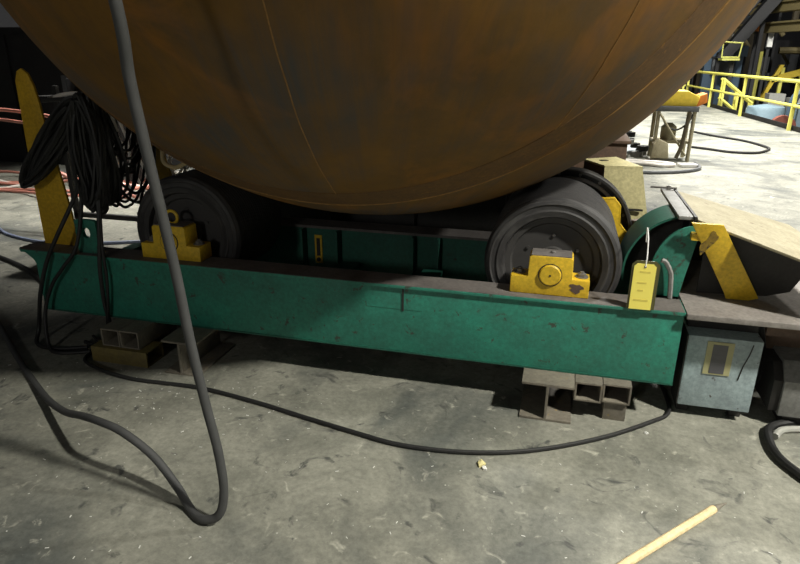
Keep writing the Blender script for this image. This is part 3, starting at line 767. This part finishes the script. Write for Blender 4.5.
# wires and hoses on the far left floor
for i in range(9):
    j = random.uniform
    x0 = -8.2 + j(-.4, .4); y0 = 5.5 + i * .13
    pts = [(x0 + k * .75, y0 + j(-.28, .28) + (.35 * k if i % 3 == 0 else .10 * k), .02 + (j(.02, .14) if k % 2 else 0)) for k in range(7)]
    cable('floor_wire', pts, .018, 'pink_wire' if i % 3 else 'pale_wire', (['nearest', 'second nearest', 'third nearest', 'third farthest', 'second farthest', 'farthest'][[1, 2, 4, 5, 7, 8].index(i)] + ' pinkish wire of the tangle on the floor behind the yellow post') if i % 3 else ['nearest', 'middle', 'farthest'][i // 3] + ' pale wire of the tangle on the floor behind the yellow post', 'wire', 'wires tangled on the far left floor')
cable('floor_wire', [(-6.2, 4.8, .015), (-5.4, 4.7, .015), (-4.9, 4.45, .015), (-4.3, 4.35, .015), (-3.6, 4.6, .015), (-3.0, 5.0, .015)], .014, 'blue_wire', 'bluish wire curving on the pale floor left of the beam end', 'wire')
cable('floor_wire', [(-6.0, 4.05, .015), (-4.9, 4.0, .015), (-4.1, 3.75, .015), (-3.4, 3.35, .015), (-2.95, 3.2, .015)], .018, 'black_rubber', 'black cable on the pale floor running to the beam end from the left', 'cable')
cable('wire_loop', [(-5.6, 5.9, .03), (-5.65, 5.8, .18), (-5.55, 5.7, .34), (-5.35, 5.65, .36), (-5.2, 5.7, .25), (-5.15, 5.8, .05)], .022, 'pink_wire', 'pink hose standing up in a loop beside the yellow post', 'hose')
cable('wire_run', [(-6.4, 5.2, 1.02), (-5.6, 5.1, 1.08), (-4.9, 5.0, 1.06), (-4.4, 5.0, .98)], .018, 'pink_wire', 'upper red-brown hose strung at left behind the yellow post', 'hose')
cable('wire_run', [(-6.4, 5.1, .94), (-5.6, 5.0, 1.0), (-4.9, 4.9, .98), (-4.4, 4.9, .9)], .015, 'pink_wire', 'lower red-brown hose strung at left behind the yellow post', 'hose')

# ------------------------------------------------------------------ stick and litter
stk = MB().tube([(-.05, 1.30, .015), (.325, 1.757, .015), (.66, 2.118, .015)], .0155, 10)
sk = thing('wooden_stick', (.3, 1.757, 0), 'pale wooden stick lying at the lower right with a pointed grey tip', 'stick')
stk.build('shaft', 'wood', sk)
MB().tube([(.66, 2.118, .015), (.685, 2.145, .012), (.715, 2.175, .008)], .015, 10, taper=.2).build('tip', 'tube_steel', sk)

def scrap(x, y, s, mat, label, group=None):
    m = MB(); n = 7
    top_ = []
    for k in range(n):
        a = 2 * PI * k / n
        r = s * random.uniform(.45, 1.1)
        top_.append((x + r * math.cos(a), y + r * math.sin(a), random.uniform(.002, .4 * s + .003)))
    bot = [(p[0], p[1], 0.0005) for p in top_]
    vs = top_ + bot + [(x, y, s * .45 + .003)]
    fs = [(k, (k + 1) % n, 2 * n) for k in range(n)] + [(k, n + k, n + (k + 1) % n, (k + 1) % n) for k in range(n)] + [tuple(range(2 * n - 1, n - 1, -1))]
    m._add(vs, fs)
    return tag(m.build('paper_scrap', mat, origin=(x, y, 0), smooth=0), label, 'scrap', group)
scrap(-.215, 2.185, .028, 'scrap_yellow', 'torn yellowish paper scrap just below the thin floor cable')
scrap(-.20, 2.155, .016, 'scrap_white', 'small white scrap touching the torn yellowish one')
scrap(.475, 2.60, .013, 'scrap_white', 'tiny white scrap on the floor below the rightmost square tube')
# loose flakes, swarf and chips nobody could count
m = MB()
for i in range(280):
    x = random.uniform(-3.0, 1.2); y = random.uniform(1.3, 2.6)
    if random.random() < .35: x = random.gauss(-1.75, .35); y = random.gauss(2.3, .12)
    s = random.uniform(.0010, .0028) * (1.6 if random.random() < .03 else 1)
    a = random.uniform(0, PI); l = random.uniform(.8, 3.2)
    m.box(x - s * l, x + s * l, y - s * .6, y + s * .6, .0004, .0004 + s * .6, a)
tag(m.build('floor_litter', 'scrap_white', smooth=0), 'fine pale chips and swarf scattered over the concrete floor', 'litter', kind='stuff')

# ------------------------------------------------------------------ work stand on the aisle
ws = thing('work_stand', (1.68, 11.2, 0), 'work stand with yellow and orange top on pale legs in the bright aisle', 'stand')
MB().box(1.34, 1.98, 10.9, 11.5, .78, .86).build('tray', 'machine_grey', ws, bevel=.01)
MB().prism([(1.32, .86), (1.94, .86), (1.98, 1.0), (1.80, 1.09), (1.50, 1.09), (1.36, 1.0)], 10.95, 11.45, 'Y').build('hood', 'bright_yellow', ws, bevel=.02)
MB().prism([(1.94, .84), (2.10, .92), (2.08, 1.06), (1.98, 1.02)], 11.0, 11.4, 'Y').build('side_flap', 'orange_paint', ws, bevel=.01)
MB().prism([(1.22, .80), (1.33, .84), (1.34, .98), (1.24, .93)], 11.0, 11.4, 'Y').build('side_flap', 'orange_paint', ws, bevel=.01)
for x, y in ((1.40, 10.95), (1.93, 10.95), (1.40, 11.45), (1.93, 11.45)):
    MB().tube([(x, y, 0), (x, y, .78)], .03, 8).build('leg', 'pale_plate', ws)
MB().box(1.38, 1.95, 10.95, 11.45, .28, .32).build('shelf', 'pale_plate', ws)
MB().lathe([(.001, .32), (.11, .32), (.12, .36), (.12, .52), (.05, .58), (.001, .58)], (1.62, 11.2, 0), 'Z', 20).build('canister', 'pale_plate', ws)
MB().tube([(1.42, 10.9, .74), (1.88, 10.9, .10)], .018, 6).build('brace', 'pale_plate', ws)
MB().prism([(1.34, .06), (1.62, .06), (1.58, .30), (1.44, .36), (1.36, .28)], 10.75, 10.95, 'Y').build('case', 'pale_plate', ws, bevel=.02)
MB().tube(catmull([(1.46, 10.93, .70), (1.55, 10.92, .55), (1.70, 10.92, .50), (1.84, 10.92, .60), (1.90, 10.92, .74)], 6), .016, 6).build('hose', 'machine_dark', ws)
MB().tube(catmull([(1.86, 10.9, .78), (1.82, 10.88, .5), (1.80, 10.88, .25), (1.74, 10.86, .06)], 6), .03, 6).build('hose', 'machine_brown', ws)
cable('aisle_cable', [(2.7, 15.5, 0.022), (3.05, 14.65, 0.022), (3.46, 13.93, 0.022), (3.63, 13.08, 0.022), (3.55, 12.65, 0.022), (3.22, 12.17, 0.022), (2.82, 12.18, 0.022), (2.52, 12.48, 0.022), (2.28, 12.68, 0.022)], .022, 'machine_dark', 'dark cable lying in a long loop on the aisle right of the work stand')
cable('aisle_hose', [(.95, 9.55, .025), (1.3, 9.6, .025), (1.7, 9.8, .025), (1.98, 10.15, .025), (2.0, 10.6, .025)], .025, 'machine_grey', 'grey hose curving on the aisle floor in front of the work stand', 'hose')
cable('aisle_hose', [(.6, 10.55, .03), (1.1, 10.55, .03), (1.45, 10.5, .03), (1.65, 10.35, .03), (1.45, 10.25, .03), (1.2, 10.35, .03), (.7, 10.40, .03)], .032, 'pale_wire', 'pale hose folded back beside the work stand feet', 'hose')
tag(MB().box(1.72, 1.98, 10.32, 10.5, 0, .05, .2).build('hose_fitting', 'white_plastic', origin=(1.85, 10.4, 0), bevel=.01), 'white fitting on the floor in front of the work stand', 'fitting')
tag(MB().box(.75, 1.28, 11.6, 13.2, 0, .04, .1).build('steel_sheet', 'pale_grey_sheet', origin=(1.0, 12.4, 0)), 'pale blue-grey sheet lying on the aisle left of the work stand', 'sheet')
vg = thing('parts_pile', (1.22, 11.5, 0), 'dark pile of small parts left of the work stand', 'parts')
for k in range(9):
    a = k * .7
    MB().lathe([(.02, 0), (.06 + .02 * (k % 3), 0), (.06 + .02 * (k % 3), .08), (.02, .08)], (1.16 + .15 * math.cos(a * 2), 11.5 + .2 * math.sin(a * 3), .10 * (k % 4)), 'Z', 10).build('fitting', 'machine_dark' if k % 2 else 'dull_grey', vg)

# ------------------------------------------------------------------ guard rail and stair rail
gr = thing('guard_rail', (edge_x(18), 18, 0), 'bright yellow guard rail along the edge of the aisle', 'railing')
def rail_x(y): return edge_x(y) - .10
ys = [10.0, 12.6, 15.4, 16.7, 20.0, 22.0, 24.3, 26.5]
ys = [9.2, 12.8, 16.5, 20.2, 23.6, 27.0]
for y in ys: MB().box(rail_x(y) - .035, rail_x(y) + .035, y - .035, y + .035, .0, 1.07).build('post', 'rail_yellow', gr)
MB().tube([(rail_x(y), y, 1.08) for y in (7.5, 27.0)], .042, 8).build('top_rail', 'rail_yellow', gr)
MB().tube([(rail_x(y), y, .55) for y in (7.5, 27.0)], .035, 8).build('mid_rail', 'rail_yellow', gr)
cr = thing('guard_rail', (3.9, 27, 0), 'short yellow return of the rail at its far end', 'railing')
for x in (4.20, 3.75, 3.3): MB().box(x - .035, x + .035, 26.97, 27.03, 0, 1.07).build('post', 'rail_yellow', cr)
MB().tube([(4.27, 27, 1.08), (3.3, 27, 1.08)], .042, 8).build('top_rail', 'rail_yellow', cr)
MB().tube([(4.27, 27, .55), (3.3, 27, .55)], .035, 8).build('mid_rail', 'rail_yellow', cr)
sr = thing('stair_rail', (5.3, 23.5, -1), 'yellow sloping stair rail going down beyond the guard rail', 'railing')
for off in (0.0, .5):
    y = 23.0 + off * .6
    MB().tube([(4.75, y, .93), (5.72, y, .18)], .045, 8).build('hand_rail', 'rail_yellow', sr)
    MB().tube([(4.75, y, .33), (5.72, y, -.42)], .04, 8).build('lower_rail', 'rail_yellow', sr)
    for x in (4.80, 5.25, 5.70):
        z = .89 - (x - 4.80) * .77
        MB().box(x - .035, x + .035, y - .035, y + .035, z - 1.3, z).build('post', 'rail_yellow', sr)
for k in range(6):
    MB().box(4.78 + k * .22, 5.0 + k * .22, 23.04, 23.28, -.25 - k * .17, -.21 - k * .17).build('tread', 'machine_grey', sr)

# ------------------------------------------------------------------ machinery beyond the rail
PZ = -2.0
bm_ = thing('blue_machine', (4.6, 28.5, PZ), 'dark blue machine frame beyond the far end of the yellow rail', 'machine')
MB().box(5.0, 5.25, 28, 28.4, PZ, 2.0).build('column', 'machine_blue', bm_)
MB().box(6.1, 6.35, 28, 28.4, PZ, 2.0).build('column', 'machine_blue', bm_)
MB().box(4.9, 6.45, 27.9, 28.5, 1.6, 2.0).build('head', 'machine_blue', bm_)
MB().box(5.25, 6.1, 28.1, 28.6, PZ, .9).build('bed', 'machine_blue', bm_)
MB().box(5.3, 6.05, 28.05, 28.1, 1.0, 1.5).build('panel', 'machine_grey', bm_)
tn = thing('blue_tank', (5.72, 21.4, PZ), 'pale blue-grey round tank down in the pit behind the guard rail', 'tank')
MB().lathe([(.001, 0), (.50, 0), (.53, .05), (.53, 2.12), (.50, 2.2), (.001, 2.28)], (5.72, 21.4, PZ), 'Z', 32).build('body', 'tank_blue', tn)
MB().lathe([(.53, 1.5), (.55, 1.5), (.55, 1.56), (.53, 1.56)], (5.72, 21.4, PZ), 'Z', 32).build('hoop', 'machine_grey', tn)
rm = thing('red_blue_pump', (5.9, 19, PZ), 'dark blue pump with a round red cover at the right edge behind the rail', 'machine')
MB().box(5.50, 6.6, 18.7, 19.6, PZ, -.2).build('bed', 'machine_blue', rm, bevel=.03)
MB().lathe([(.001, 0), (.30, 0), (.30, .20), (.001, .20)], (5.42, 18.45, -.12), 'Y', 24).build('cover', 'machine_red', rm)
MB().tube(catmull([(5.62, 18.8, -.2), (5.62, 18.8, .35), (5.72, 18.8, .7), (6.2, 18.9, .8)], 6), .10, 10).build('pipe', 'machine_blue', rm)
MB().box(5.80, 6.5, 18.8, 19.2, -.2, .45).build('panel', 'tank_blue', rm)
yv = thing('yellow_crane_cart', (8.0, 30, PZ), 'yellow and brown hoist cart in the dark machinery behind the rail', 'machine')
MB().box(7.2, 9.2, 29.6, 30.8, PZ, -.3).build('chassis', 'machine_brown', yv)
for x0, x1, z0, z1 in ((7.3, 7.42, -.3, 1.8), (8.2, 8.32, -.3, 1.2), (8.9, 9.02, -.3, 1.5)): MB().box(x0, x1, 29.6, 29.75, z0, z1).build('mast', 'rail_yellow', yv)
MB().prism([(7.9, .6), (8.9, .9), (8.9, 1.15), (7.9, .85)], 29.5, 29.7, 'Y').build('jib', 'bright_yellow', yv)
MB().prism([(7.6, .0), (8.1, 1.3), (8.25, 1.3), (7.75, .0)], 29.5, 29.7, 'Y').build('brace', 'bright_yellow', yv)
wc = thing('white_cabinets', (8.2, 27.3, PZ), 'row of pale grey boxes low down behind the round blue tank', 'cabinet')
for k in range(3): MB().box(7.25 + k * .75, 7.8 + k * .75, 27, 27.6, PZ, .30 - .15 * (k % 2)).build('box', 'hose_grey', wc)
for k, (x, y, w, h) in enumerate(((5.2, 33, .5, 9), (7.4, 34, .7, 9), (9.6, 31, .5, 9), (11.3, 36, .9, 9), (13.0, 33, .6, 9))):
    cl = thing('steel_column', (x, y, PZ), ['slim dark column above the blue machine', 'broad dark column behind the hoist cart', 'dark column behind the pipes, right of the hoist cart', 'widest dark column far back on the right', 'dark column at the right picture edge'][k], 'column', 'dark hall columns')
    MB().box(x - w / 2, x + w / 2, y - .03, y + .03, PZ, h).build('web', 'machine_dark', cl)
    for s in (-1, 1): MB().box(x + s * w / 2 - .03, x + s * w / 2 + .03, y - .2, y + .2, PZ, h).build('flange', 'machine_dark', cl)
# overhead beams, conveyor and platform
for k, z in enumerate((2.45, 3.15)):
    ob = thing('crane_beam', (8.3, 23.6, z), ['lower olive crane beam at the top right', 'upper olive crane beam at the top right'][k], 'beam', 'olive crane beams')
    MB().prism([(6.3, 30), (6.6, 30.3), (10.4, 17.3), (10.0, 17.0)], z, z + .30, 'Z').build('web', 'olive_beam', ob)
    MB().prism([(6.2, 30), (6.7, 30.4), (10.5, 17.4), (9.9, 17.0)], z + .30, z + .36, 'Z').build('flange', 'olive_beam', ob)
cv = thing('inclined_conveyor', (6, 27, 1), 'grey inclined conveyor rising beside the vessel at the top right', 'conveyor')
MB().prism([(5.2, 1.55), (5.55, 1.4), (7.3, 3.9), (6.95, 4.1)], 26.9, 27.5, 'Y').build('trough', 'machine_dark', cv)
MB().tube([(5.1, 26.85, 1.8), (6.9, 26.85, 4.4)], .05, 6).build('side_rail', 'machine_dark', cv)
for x in (5.3, 6.6): MB().box(x - .06, x + .06, 27.1, 27.3, PZ, 1.75 + (x - 5.3) * 1.25).build('leg', 'machine_dark', cv)
ol = thing('warning_lamp', (6.6, 27.8, 2.5), 'small orange warning lamp above the grey conveyor at the top right', 'lamp')
MB().lathe([(.001, 0), (.11, 0), (.10, .28), (.001, .32)], (6.6, 27.8, 2.5), 'Z', 12).build('lens', 'orange_paint', ol)
MB().box(6.55, 6.65, 27.75, 27.85, PZ, 2.5).build('stalk', 'machine_dark', ol)
pf = thing('small_platform', (5.1, 24, 1.55), 'small yellow-edged platform frame hanging at the top right beside the vessel', 'platform')
pts = [(4.78, 1.58), (5.30, 1.58), (5.34, 2.02), (4.76, 2.06)]
MB().tube([(x, 24.0, z) for x, z in pts], .035, 6, True).build('frame', 'frame_olive', pf)
MB().box(4.78, 5.32, 23.9, 24.5, 1.48, 1.545).build('deck', 'frame_olive', pf)
MB().box(5.1, 5.22, 24.1, 24.2, PZ, 1.5).build('leg', 'machine_dark', pf)
pw = thing('pipework', (8, 33, PZ), 'tangle of brown and grey pipes and brackets behind the hoist cart', 'pipes')
for k in range(46):
    x = random.uniform(5.2, 13); y = random.uniform(31.5, 32.4); z = random.uniform(-1.5, 3.2); l = random.uniform(.3, 1.3)
    mt_ = random.choice(['machine_brown', 'machine_grey', 'olive_beam', 'machine_dark', 'machine_blue', 'dull_grey'])
    d_ = random.choice([(l, 0, 0), (0, 0, l), (l * .7, 0, l * .6), (0, 0, l), (l * .5, 0, -l * .7)])
    MB().tube([(x, y, z), (x + d_[0], y, z + d_[2])], random.uniform(.04, .16), 8).build('pipe', mt_, pw)
for x in (6.0, 7.0, 8.6, 10.4, 11.8): MB().box(x - .05, x + .05, 32.8, 32.9, PZ, 4.2).build('upright', 'machine_dark', pw)
cl2 = thing('wall_machine', (10, 38, PZ), 'tall dark press against the far wall behind the columns', 'machine')
MB().box(6.5, 9.5, 38, 40, PZ, 3.0).build('body', 'machine_brown', cl2)
MB().box(10, 13.5, 38, 40, PZ, 2.4).build('body', 'machine_dark', cl2)
for k in range(5): MB().box(6.8 + k * 1.3, 7.2 + k * 1.3, 37.7, 38, .4, 1.6 + .3 * (k % 2)).build('pipe', 'machine_grey', cl2)
lm = thing('work_lamp', (7.3, 28, 1.9), 'small lit white work lamp among the dark machines at the top right', 'lamp')
MB().box(7.06, 7.24, 27.9, 28.0, 1.95, 2.45).build('lens', 'scrap_white', lm)
MB().box(7.04, 7.26, 28.0, 28.1, 1.9, 2.5).build('case', 'machine_dark', lm)
MB().box(7.10, 7.20, 28.0, 28.1, PZ, 1.9).build('stalk', 'machine_dark', lm)

# ------------------------------------------------------------------ dark clutter at the far left
lc = thing('dark_cabinet', (-7.6, 8.2, 0), 'dark equipment cabinet in the gloom at the far left', 'cabinet')
MB().box(-9.2, -6.7, 7.9, 8.9, 0, 1.95).build('body', 'machine_dark', lc)
MB().box(-9.1, -8.0, 7.86, 7.9, .1, 1.85).build('door', 'machine_dark', lc)
MB().box(-7.9, -6.8, 7.86, 7.9, .1, 1.85).build('door', 'machine_dark', lc)
MB().box(-7.1, -6.95, 7.83, 7.86, .8, 1.3).build('panel', 'machine_grey', lc)
ld = thing('wire_feeder', (-5.6, 7.2, 0), 'dark welding wire feeder cart behind the yellow post', 'machine')
MB().box(-6.2, -5.2, 6.9, 7.6, .25, 1.3).build('body', 'machine_dark', ld, bevel=.02)
MB().lathe([(.05, 0), (.28, 0), (.28, .12), (.05, .12)], (-5.7, 6.76, 1.55), 'Y', 24).build('spool', 'machine_grey', ld)
for x in (-6.05, -5.35): MB().lathe([(.001, 0), (.125, 0), (.125, .08), (.001, .08)], (x, 6.9, .126), 'Y', 20).build('wheel', 'black_rubber', ld)
le = thing('dark_column', (-9.6, 10.5, 0), 'dark steel column at the top left edge', 'column')
MB().box(-9.9, -9.3, 10.5, 10.56, 0, 9).build('web', 'machine_dark', le)
for s in (-.3, .3): MB().box(-9.6 + s - .03, -9.6 + s + .03, 10.3, 10.76, 0, 9).build('flange', 'machine_dark', le)
tag(MB().box(-5.9, -4.9, 8.2, 8.3, 0, 2.4).build('welding_screen', 'machine_dark', origin=(-5.4, 8.25, 0)), 'dark welding screen between the yellow post and the vessel', 'screen')
